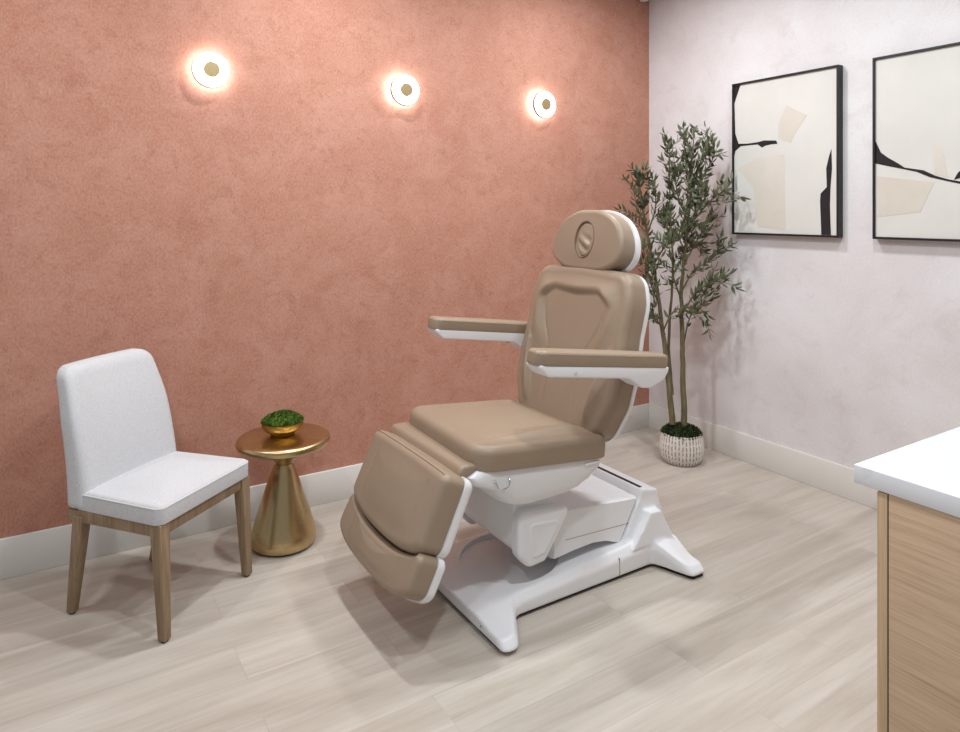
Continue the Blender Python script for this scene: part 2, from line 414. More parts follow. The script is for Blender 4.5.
cushion(bm, ol, 0.37, 0.012, fr, 0, None, 4, R0=0.012)
hous = part('front_housing', bm, M['plastic'])
for s in (-1, 1):
    bm = bmesh.new()
    ol = fillet([(-1.985, 0.366), (-1.752, 0.340), (-1.758, 0.300), (-1.862, 0.158), (-1.940, 0.152), (-1.985, 0.205)], [0.03, 0.015, 0.03, 0.03, 0.04, 0.04], 120)
    fr = Frame((0, YC+s*0.180, 0), (1, 0, 0), (0, 0, 1), (0, s, 0))
    pin = fillet([(-1.935, 0.312), (-1.795, 0.297), (-1.870, 0.195), (-1.925, 0.188)], 0.015, 100)
    cushion(bm, ol, 0.045, 0.016, fr, 0.0, None, 6)
    cov = part('side_cover', bm, M['plastic'], hous)
    bm = bmesh.new(); fr2 = Frame((0, YC+s*0.2245, 0), (1, 0, 0), (0, 0, 1), (0, s, 0))
    n = len(pin)
    a = inset(pin, 0.012)
    loft(bm, [[fr2(p.x, p.y, -0.002) for p in inset(pin, -0.008)], [fr2(p.x, p.y, 0.004) for p in pin], [fr2(p.x, p.y, 0.004) for p in inset(pin, 0.005)], [fr2(p.x, p.y, 0.001) for p in inset(pin, 0.014)]])
    if s < 0: part('cover_panel', bm, M['plastic'], hous)
    else: bm.free()
bm = bmesh.new(); box(bm, -1.93, -1.77, YC-0.15, YC+0.15, 0.30, 0.44, 0.01); part('seat_mount', bm, M['plastic'])

# -- seat pan (white boat shape) and hooks
bm = bmesh.new(); rings = []
for z, x0, x1, hw, r, w in ((0.584, -2.170, -1.615, 0.265, 0.06, 1), (0.572, -2.190, -1.605, 0.275, 0.07, 1), (0.548, -2.232, -1.606, 0.278, 0.07, 1), (0.522, -2.222, -1.612, 0.277, 0.07, 0.85), (0.504, -2.175, -1.622, 0.276, 0.07, 0.68),
                         (0.491, -2.138, -1.630, 0.275, 0.07, 0.52), (0.458, -2.104, -1.655, 0.271, 0.07, 0.3), (0.428, -2.072, -1.695, 0.264, 0.07, 0.12), (0.407, -2.038, -1.735, 0.252, 0.07, 0), (0.396, -1.990, -1.785, 0.228, 0.06, 0)):
    rings.append([(p.x, p.y, z-w*math.tan(radians(5.3))*(p.x+2.2)) for p in fillet([(x0, YC-hw), (x1, YC-hw), (x1, YC+hw), (x0, YC+hw)], r, 120)])
loft(bm, rings); pan = part('seat_pan', bm, M['plastic'], angle=50)
for s in (-1, 1):
    bm = bmesh.new(); y = YC+s*0.279
    tube(bm, smooth_path([(-2.125, y-s*0.008, 0.533), (-2.125, y+s*0.006, 0.527), (-2.118, y+s*0.010, 0.507), (-2.096, y+s*0.010, 0.497), (-2.074, y+s*0.010, 0.505), (-2.067, y+s*0.006, 0.523), (-2.067, y-s*0.008, 0.529)], 6), 0.0026, 8)
    part('ring_hook', bm, M['chrome'], pan)
    bm = bmesh.new(); box(bm, -1.725, -1.655, y-0.004, y+0.002, 0.500, 0.510, 0.002); part('latch', bm, M['plastic'], pan)

# -- seat cushion
TS = radians(5.3)
fr = Frame((-2.203, YC, 0.568), (cos(TS), 0, -sin(TS)), (0, 1, 0), (sin(TS), 0, cos(TS)))
ol = fillet([(0, -0.290), (0.598, -0.290), (0.598, 0.335), (0.026, 0.335)], [0.09, 0.05, 0.05, 0.09], 220)
def hseat(u, v):
    a = abs(v-0.022)+0.0
    a = a-0.022 if v > 0 else a
    g = -0.004*math.exp(-((a-0.215)/0.006)**2)-0.0035*math.exp(-((u-0.085)/0.006)**2)*(a < 0.215)
    b = sstep(0.05, 0.40, u)*(1-0.9*sstep(0.47, 0.585, u))
    return g+0.006*sstep(0.205, 0.235, a)+b*(0.010+0.020*sstep(0.16, 0.25, a))
bm = bmesh.new(); cushion(bm, ol, 0.084, 0.034, fr, 0.012, hseat, 44, R0=0.006)
seat = part('seat_cushion', bm, M['leather'], angle=60)

# -- front roll joining seat and leg rest
bm = bmesh.new(); rings = []
rp = fillet([(-2.262, 0.536), (-2.150, 0.532), (-2.150, 0.588), (-2.238, 0.590)], 0.022, 40)
for y, f in ((YC-0.250, 0.8), (YC-0.243, 0.95), (YC-0.233, 1), (YC+0.292, 1), (YC+0.302, 0.95), (YC+0.309, 0.8)):
    rings.append([(-2.238+(p.x+2.238)*f, y, 0.545+(p.y-0.545)*f) for p in rp])
loft(bm, rings); part('knee_roll', bm, M['leather'], angle=60)

# -- leg rest: calf pad and foot pad with white shells
def seam_tube(name, ol, fr, n, parent, d=0.0, r=0.0013):
    bm = bmesh.new(); q = inset(ol, d); tube(bm, [fr(p.x, p.y, n) for p in q[::2]], r, 6, closed=True); return part(name, bm, M['seam'], parent)
TL = radians(25)
ev = Vector((-sin(TL), 0, -cos(TL))); en = Vector((-cos(TL), 0, sin(TL)))
LF = Frame((-2.236, YC+0.002, 0.560), (0, 1, 0), ev, en)
def arcpad(hw, vt, vs, vb, topdip=0.0, ex=2.4, g=0.0, rc=0.0, rt=0.05):
    """sides from vt to vs, bottom curve reaching vb; topdip bows the top edge down, rc arches it up"""
    hw += g; pts = []
    for k in range(25):
        u = -hw+2*hw*k/24; w = abs(u/hw)
        pts.append((u, vt-g+topdip*(1-w**2.3)+rc*w**2.2))
    for k in range(41):
        a = pi*k/40; c = cos(a); d = sin(a)
        pts.append((hw*math.copysign(abs(c)**(2/ex), c), vs+(vb+g-vs)*abs(d)**(2/ex)))
    out = [pts[0]]
    for p in pts[1:]:
        if (Vector(p)-Vector(out[-1])).length > 0.004: out.append(p)
    if rt:
        # round the two top corners
        (x0, y0), (x1, y1) = pts[0], pts[24]
        mid = [p for p in out if (Vector(p)-Vector((x0, y0))).length > rt and (Vector(p)-Vector((x1, y1))).length > rt]
        arc = lambda cx, cy, sx: [(cx+sx*rt*(1-cos(t)), cy+rt*(1-sin(t))) for t in [pi/2*k/8 for k in range(9)]]
        L = arc(x0, y0+0.0, 1); Rr = arc(x1, y1, -1)
        top = [p for p in mid if pts.index(p) <= 24]; low = [p for p in mid if pts.index(p) > 24]
        out = L+top+Rr[::-1]+low
    return fillet(out, 0.0, 240)
def top_seam(ol, fr, n, parent, hw, T, lim):
    q = [p for p in inset(ol, 0.006)]
    top = sorted([p for p in q if p.y < lim(p.x) and abs(p.x) < hw-0.02], key=lambda p: p.x)
    path = [fr(top[0].x-0.006, top[0].y+0.012, T*0.25), fr(top[0].x-0.006, top[0].y+0.010, n-0.02)]+[fr(p.x, p.y, n) for p in top]+[fr(top[-1].x+0.006, top[-1].y+0.010, n-0.02), fr(top[-1].x+0.006, top[-1].y+0.012, T*0.25)]
    bm = bmesh.new(); tube(bm, path, 0.0014, 6); part('seam', bm, M['seam'], parent)
ol = arcpad(0.290, 0.0, 0.222, 0.300, rc=0.004, rt=0.030)
line = lambda u, v: -0.003*math.exp(-((abs(u)-0.20)/0.006)**2)
bm = bmesh.new(); cushion(bm, ol, 0.090, 0.030, LF, 0.008, line, 34, R0=0.006)
calf = part('calf_pad', bm, M['leather'], angle=60)
top_seam(ol, LF, 0.079, calf, 0.290, 0.09, lambda u: 0.06)
bm = bmesh.new(); FB = Frame(LF(0, 0, 0.004), (0, 1, 0), ev, -en)
cushion(bm, arcpad(0.290, 0.006, 0.222, 0.300, g=0.007, rc=0.004, rt=0.03), 0.044, 0.030, FB, 0.0, None, 6)
part('calf_shell', bm, M['plastic'])
T2 = radians(27)
ev2 = Vector((-sin(T2), 0, -cos(T2))); en2 = Vector((-cos(T2), 0, sin(T2)))
FF = Frame(LF(0, 0.314, 0.0), (0, 1, 0), ev2, en2)
ol = arcpad(0.300, -0.056, 0.040, 0.116, topdip=0.056, ex=2.6, rt=0.030)
bm = bmesh.new(); cushion(bm, ol, 0.080, 0.022, FF, 0.006, lambda u, v: -0.003*math.exp(-((abs(u)-0.19)/0.006)**2), 30, R0=0.006, center=(0, 0.06))
foot = part('foot_pad', bm, M['leather'], angle=60)
bm = bmesh.new(); FB = Frame(FF(0, 0, 0.004), (0, 1, 0), ev2, -en2)
cushion(bm, arcpad(0.300, -0.052, 0.040, 0.116, topdip=0.056, ex=2.6, g=0.006, rt=0.030), 0.036, 0.02, FB, 0.0, None, 6, center=(0, 0.06))
part('foot_shell', bm, M['plastic'])
for s in (-1, 1):
    bm = bmesh.new(); tube(bm, [(-2.20, YC+s*0.15, 0.50), LF(s*0.15, 0.06, -0.03), LF(s*0.15, 0.30, -0.045)], 0.014, 12); part('leg_rest_bracket', bm, M['greyplastic'])

# -- backrest
TB = radians(14)
ev = Vector((sin(TB), 0, cos(TB))); en = Vector((-cos(TB), 0, sin(TB)))
BF = Frame((-1.570, YC, 0.545), (0, 1, 0), ev, en)
bh = [(0.250, 0.0), (0.316, 0.15), (0.325, 0.28), (0.314, 0.42), (0.318, 0.555), (0.278, 0.662)]
bo = [(-0.255, 0.0)]+bh+[(0.0, 0.676)]+[(-u, v) for u, v in bh[:0:-1]]
br = [0.09, 0.09, 0.12, 0.3, 0.3, 0.2, 0.08, 0.6, 0.08, 0.2, 0.3, 0.3, 0.12]
ol = fillet(bo, br, 320)
def wpan(v):
    if v > 0.30: return 0.137+0.023*sstep(0.30, 0.42, v)+0.052*sstep(0.30, 0.52, v)
    return 0.115+0.022*sstep(0.16, 0.30, v)
def hback(u, v):
    a = abs(u)
    top = 0.572-0.014*math.exp(-(u/0.12)**2)-0.055*sstep(0.125, 0.235, a)
    side = sstep(wpan(v)-0.022, wpan(v)+0.045, a)
    up = sstep(top-0.016, top+0.028, v)
    bol = 1-(1-side*sstep(0.24, 0.50, v))*(1-up)
    g = 0.030*bol
    # lumbar wings
    wx = 0.170+0.060*sstep(0.05, 0.36, v)+0.05*sstep(0.32, 0.40, v)
    g = max(g, 0.0)+0.034*sstep(wx-0.004, wx+0.026, a)*(1-sstep(0.35, 0.42, v))
    g -= 0.004*math.exp(-((a-wpan(v)+0.020)/0.008)**2)*(1-sstep(top-0.08, top-0.02, v))
    return g
bm = bmesh.new(); cushion(bm, ol, 0.098, 0.036, BF, 0.0, hback, 90, R0=0.006, center=(0, 0.34))
back = part('backrest', bm, M['leather'], angle=60)
seam_tube('seam', ol, BF, 0.068, back, 0.0015, 0.001)
bm = bmesh.new(); SB = Frame(BF(0, 0, 0.006), (0, 1, 0), ev, -en)
cushion(bm, inset(ol, -0.004), 0.036, 0.030, SB, 0.012, None, 10)
part('back_shell', bm, M['plastic'])

# -- headrest
TH = radians(10)
ev = Vector((sin(TH), 0, cos(TH))); en = Vector((-cos(TH), 0, sin(TH)))
HF = Frame((-1.398, YC, 1.309), (0, 1, 0), ev, en)
ho = fillet([(a*1.22, b*1.07) for a, b in [(-0.10, -0.118), (0.10, -0.118), (0.178, -0.075), (0.188, 0.0), (0.146, 0.086), (0.06, 0.127), (-0.06, 0.127), (-0.146, 0.086), (-0.188, 0.0), (-0.178, -0.075)]],
            [0.20, 0.20, 0.12, 0.16, 0.20, 0.20, 0.20, 0.20, 0.16, 0.12], 200)
def hhead(u, v):
    d = sqrt((u/0.060)**2+((v-0.006)/0.078)**2); return -0.014*(1-sstep(0.86, 1.06, d))
bm = bmesh.new(); cushion(bm, ho, 0.085, 0.020, HF, 0.006, hhead, 56, R0=0.006)
head = part('headrest', bm, M['leather'], angle=60)
seam_tube('seam', ho, HF, 0.070, head, 0.002, 0.001)
bm = bmesh.new(); el = [Vector((0.055*cos(2*pi*k/80), 0.006+0.073*sin(2*pi*k/80))) for k in range(80)]
cushion(bm, el, 0.012, 0.009, Frame(HF(0, 0, 0.074), (0, 1, 0), ev, en), 0.004,
        lambda u, v: 0.0055*sin(70*u-110*v+1.0)*(1-sstep(-0.01, 0.05, v)), 20)
part('face_plug', bm, M['leather'], head, 60)
bm = bmesh.new(); tube(bm, [HF(0.060*cos(2*pi*k/48), 0.006+0.078*sin(2*pi*k/48), 0.0885) for k in range(48)], 0.0030, 6, closed=True); part('seam', bm, M['seam'], head)
bm = bmesh.new(); cushion(bm, inset(ho, -0.009), 0.050, 0.040, Frame(HF(0, 0, 0.012), (0, 1, 0), ev, -en), 0.010, None, 8)
part('headrest_shell', bm, M['plastic'])
bm = bmesh.new(); box(bm, -0.05, 0.05, -0.02, 0.02, -0.16, 0.10, 0.005)
bmesh.ops.transform(bm, matrix=Matrix.Translation((-1.345, YC, 1.25)) @ Matrix.Rotation(radians(12), 4, 'Y') @ Matrix.Rotation(pi/2, 4, 'Z'), verts=bm.verts)
part('headrest_post', bm, M['greyplastic'])

# -- armrests
TA = radians(7.5)
for s in (-1, 1):
    AF = Frame((-2.040 if s > 0 else -2.045, YC+(0.358 if s > 0 else -0.375), 0.950 if s > 0 else 0.937), (cos(TA), 0, -sin(TA)), (0, 1, 0), (sin(TA), 0, cos(TA)))
    ol = fillet([(0.0, -0.045), (0.622, -0.045), (0.622, 0.045), (0.0, 0.045)], [0.035, 0.022, 0.022, 0.035], 140)
    bm = bmesh.new(); cushion(bm, ol, 0.050, 0.016, AF, 0.003, None, 10, R0=0.005, center=(0.33, 0))
    ar = part('armrest', bm, M['leather'], angle=60)
    seam_tube('seam', ol, AF, 0.038, ar, 0.0006, 0.0008)
    ol = fillet([(0.012, 0.003), (0.012, -0.010), (0.050, -0.037), (0.42, -0.041), (0.490, -0.074), (0.535, -0.076), (0.605, -0.044), (0.624, -0.010), (0.624, 0.003)],
                [0.002, 0.01, 0.03, 0.04, 0.02, 0.02, 0.04, 0.02, 0.002], 140)
    bm = bmesh.new(); TF = Frame(AF(0, -0.043, 0), AF.eu, AF.en, (0, 1, 0))
    cushion(bm, ol, 0.086, 0.006, TF, 0, None, 4, R0=0.006)
    tr = part('armrest_tray', bm, M['plastic'])
    bm = bmesh.new(); tube(bm, [AF(0.165, s*0.0435, -0.022), AF(0.165, s*0.0455, -0.022)], 0.006, 14); part('button', bm, M['greyplastic'], tr)
    bm = bmesh.new(); tube(bm, [AF(0.54, -s*0.03, -0.055), AF(0.54, -s*0.125, -0.055)], 0.022, 20); part('armrest_pivot', bm, M['plastic'])

# ------------------------------------------------------------------ dining chair
dc = thing('dining_chair', 'white upholstered dining chair with tapered oak legs beside the brass side table', 'chair', (-3.057, -0.460, 0), radians(-140.3))
# local: +y is forward, z up
def taperleg(t, b, ht, hb, z0, z1):
    bm = bmesh.new()
    q = lambda c, h, z: [(c[0]-h, c[1]-h, z), (c[0]+h, c[1]-h, z), (c[0]+h, c[1]+h, z), (c[0]-h, c[1]+h, z)]
    hexa(bm, q(b, hb, z0)+q(t, ht, z1), 0.004, 2); return bm
for s in (-1, 1):
    for t, b, ht, hb in (((s*0.214, 0.198), (s*0.218, 0.222), 0.0235, 0.0155), ((s*0.208, -0.150), (s*0.192, -0.215), 0.0225, 0.0145)):
        o = obj('leg', taperleg(t, b, ht, hb, 0.006, 0.372 if t[1] < 0 else 0.393), M['chairwood'], dc)
        bm = bmesh.new(); lathe(bm, [(0.010, 0), (0.011, 0.003), (0.011, 0.008)], (b[0], b[1], 0), 16); obj('glide', bm, M['black'], o)
bm = bmesh.new(); box(bm, -0.188, 0.188, 0.182, 0.216, 0.352, 0.393, 0.002); obj('apron', bm, M['chairwood'], dc)
bm = bmesh.new(); box(bm, -0.188, 0.188, -0.180, -0.150, 0.352, 0.393, 0.002); obj('apron', bm, M['chairwood'], dc)
for s in (-1, 1):
    bm = bmesh.new(); hexa(bm, [(s*0.212-0.013, -0.20, 0.352), (s*0.212+0.013, -0.20, 0.352), (s*0.220+0.013, 0.178, 0.352), (s*0.220-0.013, 0.178, 0.352),
                                (s*0.212-0.013, -0.20, 0.393), (s*0.212+0.013, -0.20, 0.393), (s*0.220+0.013, 0.178, 0.393), (s*0.220-0.013, 0.178, 0.393)], 0.002)
    obj('apron', bm, M['chairwood'], dc)
ol = fillet([(-0.224, -0.165), (0.224, -0.165), (0.242, 0.226), (-0.242, 0.226)], [0.02, 0.02, 0.03, 0.03], 180)
fr = Frame((0, 0, 0.393), (1, 0, 0), (0, 1, 0), (0, 0, 1))
bm = bmesh.new(); cushion(bm, ol, 0.066, 0.018, fr, 0.034, None, 24, R0=0.004)
st = obj('seat', bm, M['fabric'], dc, angle=60)
bm = bmesh.new(); tube(bm, [fr(p.x, p.y, 0.056) for p in inset(ol, 0.001)[::2]], 0.0022, 6, closed=True); obj('piping', bm, M['welt'], st)
# backrest: curved, wrapping slab, leaning back
bm = bmesh.new()
bol = fillet([(-0.232, 0.0), (0.232, 0.0), (0.226, 0.30), (0.200, 0.490), (-0.200, 0.490), (-0.226, 0.30)], [0.02, 0.02, 0.5, 0.055, 0.055, 0.5], 200)
TBk = radians(15)
class Curved(Frame):
    def __call__(s, u, v, n=0):
        w = v/0.49
        lean = 0.035*w+0.075*w*w
        bow = 0.30*u*u*(0.35+0.65*w)*1.6
        th = 1.0-0.25*w
        return Vector((u, -0.212-lean+bow+n*th, 0.393+v))
cushion(bm, bol, 0.095, 0.036, Curved((0, 0, 0), (1, 0, 0), (0, 0, 1), (0, 1, 0)), 0.006, None, 26, R0=0.022)
bk = obj('backrest', bm, M['fabric'], dc, angle=60)

# ------------------------------------------------------------------ side table and bowl
ST = (-2.548, -0.305, 0)
t = thing('side_table', 'round brass hourglass side table between the white chair and the treatment chair', 'table', ST)
bm = bmesh.new(); lathe(bm, [(0.125, 0.006), (0.134, 0.010), (0.138, 0.022), (0.138, 0.040), (0.134, 0.062), (0.122, 0.105), (0.104, 0.165), (0.084, 0.225), (0.064, 0.285), (0.048, 0.328), (0.040, 0.345), (0.039, 0.352)], (0, 0, 0), 96)
obj('pedestal', bm, M['brass'], t, angle=60)
bm = bmesh.new(); lathe(bm, [(0.120, 0.0), (0.122, 0.007)], (0, 0, 0), 48); obj('foot_ring', bm, M['black'], t)
bm = bmesh.new(); lathe(bm, [(r, z+0.012) for r, z in [(0.039, 0.338), (0.046, 0.350), (0.075, 0.372), (0.115, 0.391), (0.160, 0.408), (0.186, 0.418), (0.196, 0.428), (0.199, 0.438), (0.196, 0.449), (0.186, 0.456), (0.170, 0.458), (0.02, 0.458)]], (0, 0, 0), 96)
obj('tabletop', bm, M['brass'], t, angle=60)
def tufts(bm, spots, size, rnd):
    for p, nrm in spots:
        d = (Vector(nrm)+Vector((rnd.uniform(-.8, .8), rnd.uniform(-.8, .8), rnd.uniform(-.2, .6)))).normalized()
        w = d.orthogonal().normalized(); w.rotate(Matrix.Rotation(rnd.uniform(0, 6.28), 3, d))
        L = size*rnd.uniform(0.6, 1.2); p = Vector(p)
        v = [bm.verts.new(q) for q in (p, p+d*L*0.5+w*L*0.22, p+d*L, p+d*L*0.5-w*L*0.22)]
        bm.faces.new(v)
BO = (-2.548, -0.288, 0.470)
b = thing('moss_bowl', 'small gold bowl heaped with green moss on top of the brass side table', 'bowl', BO)
bm = bmesh.new(); lathe(bm, [(0.048, 0.0), (0.052, 0.003), (0.054, 0.010), (0.073, 0.022), (0.086, 0.038), (0.091, 0.056), (0.092, 0.061), (0.088, 0.061), (0.080, 0.052), (0.05, 0.048)], (0, 0, 0), 72)
obj('bowl', bm, M['goldb'], b, angle=50)
def dome(bm, r, h, z, n=36, k=12, amp=0.004, sc=40):
    rings = []
    for j in range(k):
        a = pi/2*j/k
        rings.append([Vector((r*cos(a)*cos(2*pi*i/n), r*cos(a)*sin(2*pi*i/n), z+h*sin(a))) for i in range(n)])
    for ring in rings:
        for p in ring: p += Vector((p.x, p.y, 0.04)).normalized()*amp*noise.noise(p*sc)*2
    V = loft(bm, rings, True, False)
    c = bm.verts.new((0, 0, z+h))
    for i in range(n): bm.faces.new((V[-1][i], V[-1][(i+1) % n], c))
rnd = random.Random(3)
bm = bmesh.new(); dome(bm, 0.084, 0.042, 0.052)
sp = []
for _ in range(2600):
    a = rnd.uniform(0, 2*pi); e = math.asin(rnd.uniform(0.0, 1)); p = Vector((0.084*cos(e)*cos(a), 0.084*cos(e)*sin(a), 0.052+0.042*sin(e)))
    q = p+Vector((p.x, p.y, 0.04)).normalized()*0.008*noise.noise(p*40)
    sp.append((q, (cos(e)*cos(a), cos(e)*sin(a), sin(e)+0.2)))
tufts(bm, sp, 0.008, rnd); obj('moss', bm, M['moss'], b, recalc=False)

# ------------------------------------------------------------------ olive tree
PO = Vector((-0.312, -0.555, 0))
ot = thing('olive_tree', 'tall slim potted olive tree in the corner beside the framed art', 'tree', PO)
NR = 36
def rib(a, z, r): return 0.0035*cos(NR*a)*sstep(0.008, 0.03, z)*sstep(0.172, 0.155, z)
bm = bmesh.new(); lathe(bm, [(0.098, 0.0), (0.108, 0.004), (0.118, 0.018), (0.126, 0.040), (0.131, 0.070), (0.131, 0.100), (0.127, 0.130), (0.121, 0.155), (0.119, 0.166), (0.116, 0.170), (0.111, 0.167), (0.110, 0.150)], (0, 0, 0), NR*8, True, True, rib)
bmesh.ops.scale(bm, vec=(0.93, 0.93, 1.0), verts=bm.verts); obj('pot', bm, M['pot'], ot, angle=60)
rnd = random.Random(5); bm = bmesh.new(); dome(bm, 0.102, 0.046, 0.150, amp=0.006, sc=30); sp = []
for _ in range(1100):
    a = rnd.uniform(0, 2*pi); e = math.asin(rnd.uniform(0.05, 1)); p = Vector((0.104*cos(e)*cos(a), 0.104*cos(e)*sin(a), 0.154+0.046*sin(e)))
    sp.append((p, (cos(e)*cos(a), cos(e)*sin(a), sin(e)+0.3)))
tufts(bm, sp, 0.020, rnd); obj('moss', bm, M['potmoss'], ot, recalc=False)
RT = Vector((0.847, -0.531, 0)); FWD = Vector((0.531, 0.847, 0))
def tp(px, py, d=0.0):   # a point of the tree in its own upright plane, d = depth
    q = RT*((px-682)*0.0058)+FWD*d+Vector((0, 0, 1.45-(py-211)*0.0058))
    q.x = min(q.x, 0.27); return q
stems = [
 ([(673, 424, 0.0), (668, 370, 0.0), (664, 335, 0.01), (660, 300, 0.02), (654, 262, 0.03), (646, 220, 0.02), (641, 192, 0.0), (639, 180, 0.0)], 0.019, 0.003),
 ([(685, 427, 0.0), (683.5, 380, 0.0), (682.5, 330, 0.0), (682, 290, 0.0), (686, 245, 0.0), (690, 205, 0.0), (692, 165, 0.0), (694, 140, 0.0)], 0.019, 0.003),
 ([(673, 395, 0.005), (671, 350, 0.04), (674, 310, 0.06), (677, 265, 0.07), (674, 225, 0.06), (672, 185, 0.04), (671, 145, 0.02)], 0.011, 0.003)]
branches = [
 [(684, 345, 0), (692, 318, 0.03), (706, 305, 0.05), (716, 300, 0.05)], [(682, 315, 0), (694, 290, -0.06), (708, 282, -0.08), (724, 272, -0.09)],
 [(684, 265, 0), (700, 240, 0.04), (711, 224, 0.06), (719, 212, 0.07)], [(688, 228, 0), (704, 205, -0.05), (713, 196, -0.07), (720, 192, -0.08)],
 [(690, 205, 0), (703, 180, 0.03), (714, 162, 0.04), (719, 148, 0.03)], [(691, 190, 0), (684, 165, -0.05), (681, 145, -0.07), (680, 131, -0.08)],
 [(688, 220, 0), (676, 195, -0.04), (672, 172, -0.07), (670, 156, -0.08)], [(666, 335, 0.01), (656, 318, -0.02), (648, 306, -0.04), (641, 290, -0.05)],
 [(661, 305, 0.02), (650, 285, -0.04), (644, 262, -0.06), (640, 240, -0.07)], [(655, 265, 0.03), (664, 245, -0.03), (668, 228, -0.06), (667, 210, -0.07)],
 [(648, 230, 0.02), (638, 210, 0), (635, 195, 0), (633, 183, 0)], [(649, 232, 0.02), (655, 212, 0.0), (656, 195, 0.0), (653, 180, 0.0)],
 [(677, 275, 0.07), (690, 255, 0.10), (700, 245, 0.12), (709, 250, 0.12)], [(682, 300, 0), (672, 280, -0.06), (668, 262, -0.09), (664, 240, -0.10)],
 [(688, 235, 0), (698, 215, 0.06), (703, 190, 0.07), (704, 168, 0.06)], [(683, 290, 0), (696, 272, 0.04), (712, 262, 0.05), (722, 252, 0.04)],
 [(676, 245, 0.07), (690, 222, -0.05), (696, 200, -0.10), (700, 178, -0.10)], [(664, 330, 0), (672, 310, -0.05), (690, 305, -0.09), (702, 312, -0.10)],
 [(685, 250, 0), (676, 235, -0.07), (680, 215, -0.10), (684, 200, -0.11)], [(690, 205, 0), (700, 160, -0.03), (706, 150, -0.04), (708, 138, -0.04)],
]
rnd = random.Random(11)
paths = []
for k, (pts, r0, r1) in enumerate(stems):
    P = smooth_path([tp(*p) for p in pts], 6); n = len(P)
    P = [p+Vector((rnd.uniform(-1, 1), rnd.uniform(-1, 1), 0))*0.0025 for p in P]
    R = [r0+(r1-r0)*(i/(n-1))**0.8 for i in range(n)]
    bm = bmesh.new(); tube(bm, P, R, 10); obj('trunk', bm, M['bark'], ot, angle=80)
    paths.append((P, 0.50))
bmB = bmesh.new()
for pts in branches:
    P = smooth_path([tp(*p) for p in pts], 5); n = len(P)
    tube(bmB, P, [0.0055-0.0037*i/(n-1) for i in range(n)], 6); paths.append((P, 0.22))
bmL = bmesh.new(); olives = []
def leaf(p, d, size):
    d = d.normalized(); w = d.cross(Vector((rnd.uniform(-.4, .4), rnd.uniform(-.4, .4), 1)))
    if w.length < 1e-3: w = Vector((1, 0, 0))
    w.normalize(); w.rotate(Matrix.Rotation(rnd.uniform(-0.9, 0.9), 3, d)); nn = d.cross(w); L = size; W = size*0.15
    c = [p, p+d*L*0.3+nn*L*0.02, p+d*L*0.65-nn*L*0.01, p+d*L-nn*L*0.08]
    ws = [0.004, 1.0, 0.85, 0.0]
    vs = []
    for q, k in zip(c, ws): vs.append((bmL.verts.new(q-w*W*k+nn*W*0.3*k), bmL.verts.new(q), bmL.verts.new(q+w*W*k+nn*W*0.3*k)) if k > 0.01 else (bmL.verts.new(q),))
    a, b_, c_, e = vs
    bmL.faces.new((a[0], b_[1], b_[0])); bmL.faces.new((a[0], b_[2], b_[1]))
    for i in (0, 1): bmL.faces.new((b_[i], b_[i+1], c_[i+1], c_[i]))
    bmL.faces.new((c_[0], c_[1], e[0])); bmL.faces.new((c_[1], c_[2], e[0]))
def ok(p):
    w = p+PO
    return w.x < (-0.062 if w.y < -0.64 else -0.03) and p.z < 1.95
def leafy(P, start, step=0.016, size=0.056):
    n = len(P); s = 0.0
    for i in range(int(n*start), n-1):
        seg = P[i+1]-P[i]; L = seg.length; t = seg.normalized()
        s += L
        while s > step:
            s -= step; p = P[i].lerp(P[i+1], rnd.random())
            a = rnd.uniform(0, 2*pi); o1 = t.orthogonal().normalized(); o1.rotate(Matrix.Rotation(a, 3, t))
            for sg in (1, -1):
                dd = (t*0.75+o1*sg*rnd.uniform(0.5, 1.0)+Vector((0, 0, rnd.uniform(-0.25, 0.25))))
                z = size*rnd.uniform(0.7, 1.25)
                if ok(p+dd.normalized()*z): leaf(p, dd, z)
            if rnd.random() < 0.05: olives.append(p+o1*0.012-Vector((0, 0, 0.008)))
    leaf(P[-1], (P[-1]-P[-2]), size) if ok(P[-1]+Vector((0.04, 0, 0))) else None
for idx, (P, st_) in enumerate(paths):
    leafy(P, st_, 0.024)
    n = len(P); i0 = int(n*st_)
    # twigs
    tw = 10 if idx < 3 else 5
    for _ in range(tw):
        i = rnd.randint(i0, n-2); t = (P[i+1]-P[i]).normalized(); o1 = t.orthogonal().normalized(); o1.rotate(Matrix.Rotation(rnd.uniform(0, 2*pi), 3, t))
        d = (t*0.9+o1*0.8).normalized(); L = rnd.uniform(0.07, 0.15)
        pts = [P[i], P[i]+d*L*0.5, P[i]+d*L+Vector((0, 0, rnd.uniform(-0.02, 0.02)))]
        if not all(ok(q) for q in pts): continue
        Q = smooth_path(pts, 4); tube(bmB, Q, [0.0022-0.0012*k/(len(Q)-1) for k in range(len(Q))], 5); leafy(Q, 0.15, 0.023, 0.052)
obj('branches', bmB, M['bark'], ot, angle=80)
obj('foliage', bmL, M['leaf'], ot, recalc=False)
for p in olives[:30]:
    bm = bmesh.new(); bmesh.ops.create_uvsphere(bm, u_segments=10, v_segments=8, radius=0.0085)
    bmesh.ops.scale(bm, vec=(1, 1, 1.3), verts=bm.verts); bmesh.ops.translate(bm, vec=p, verts=bm.verts); obj('olive', bm, M['olive'], ot)

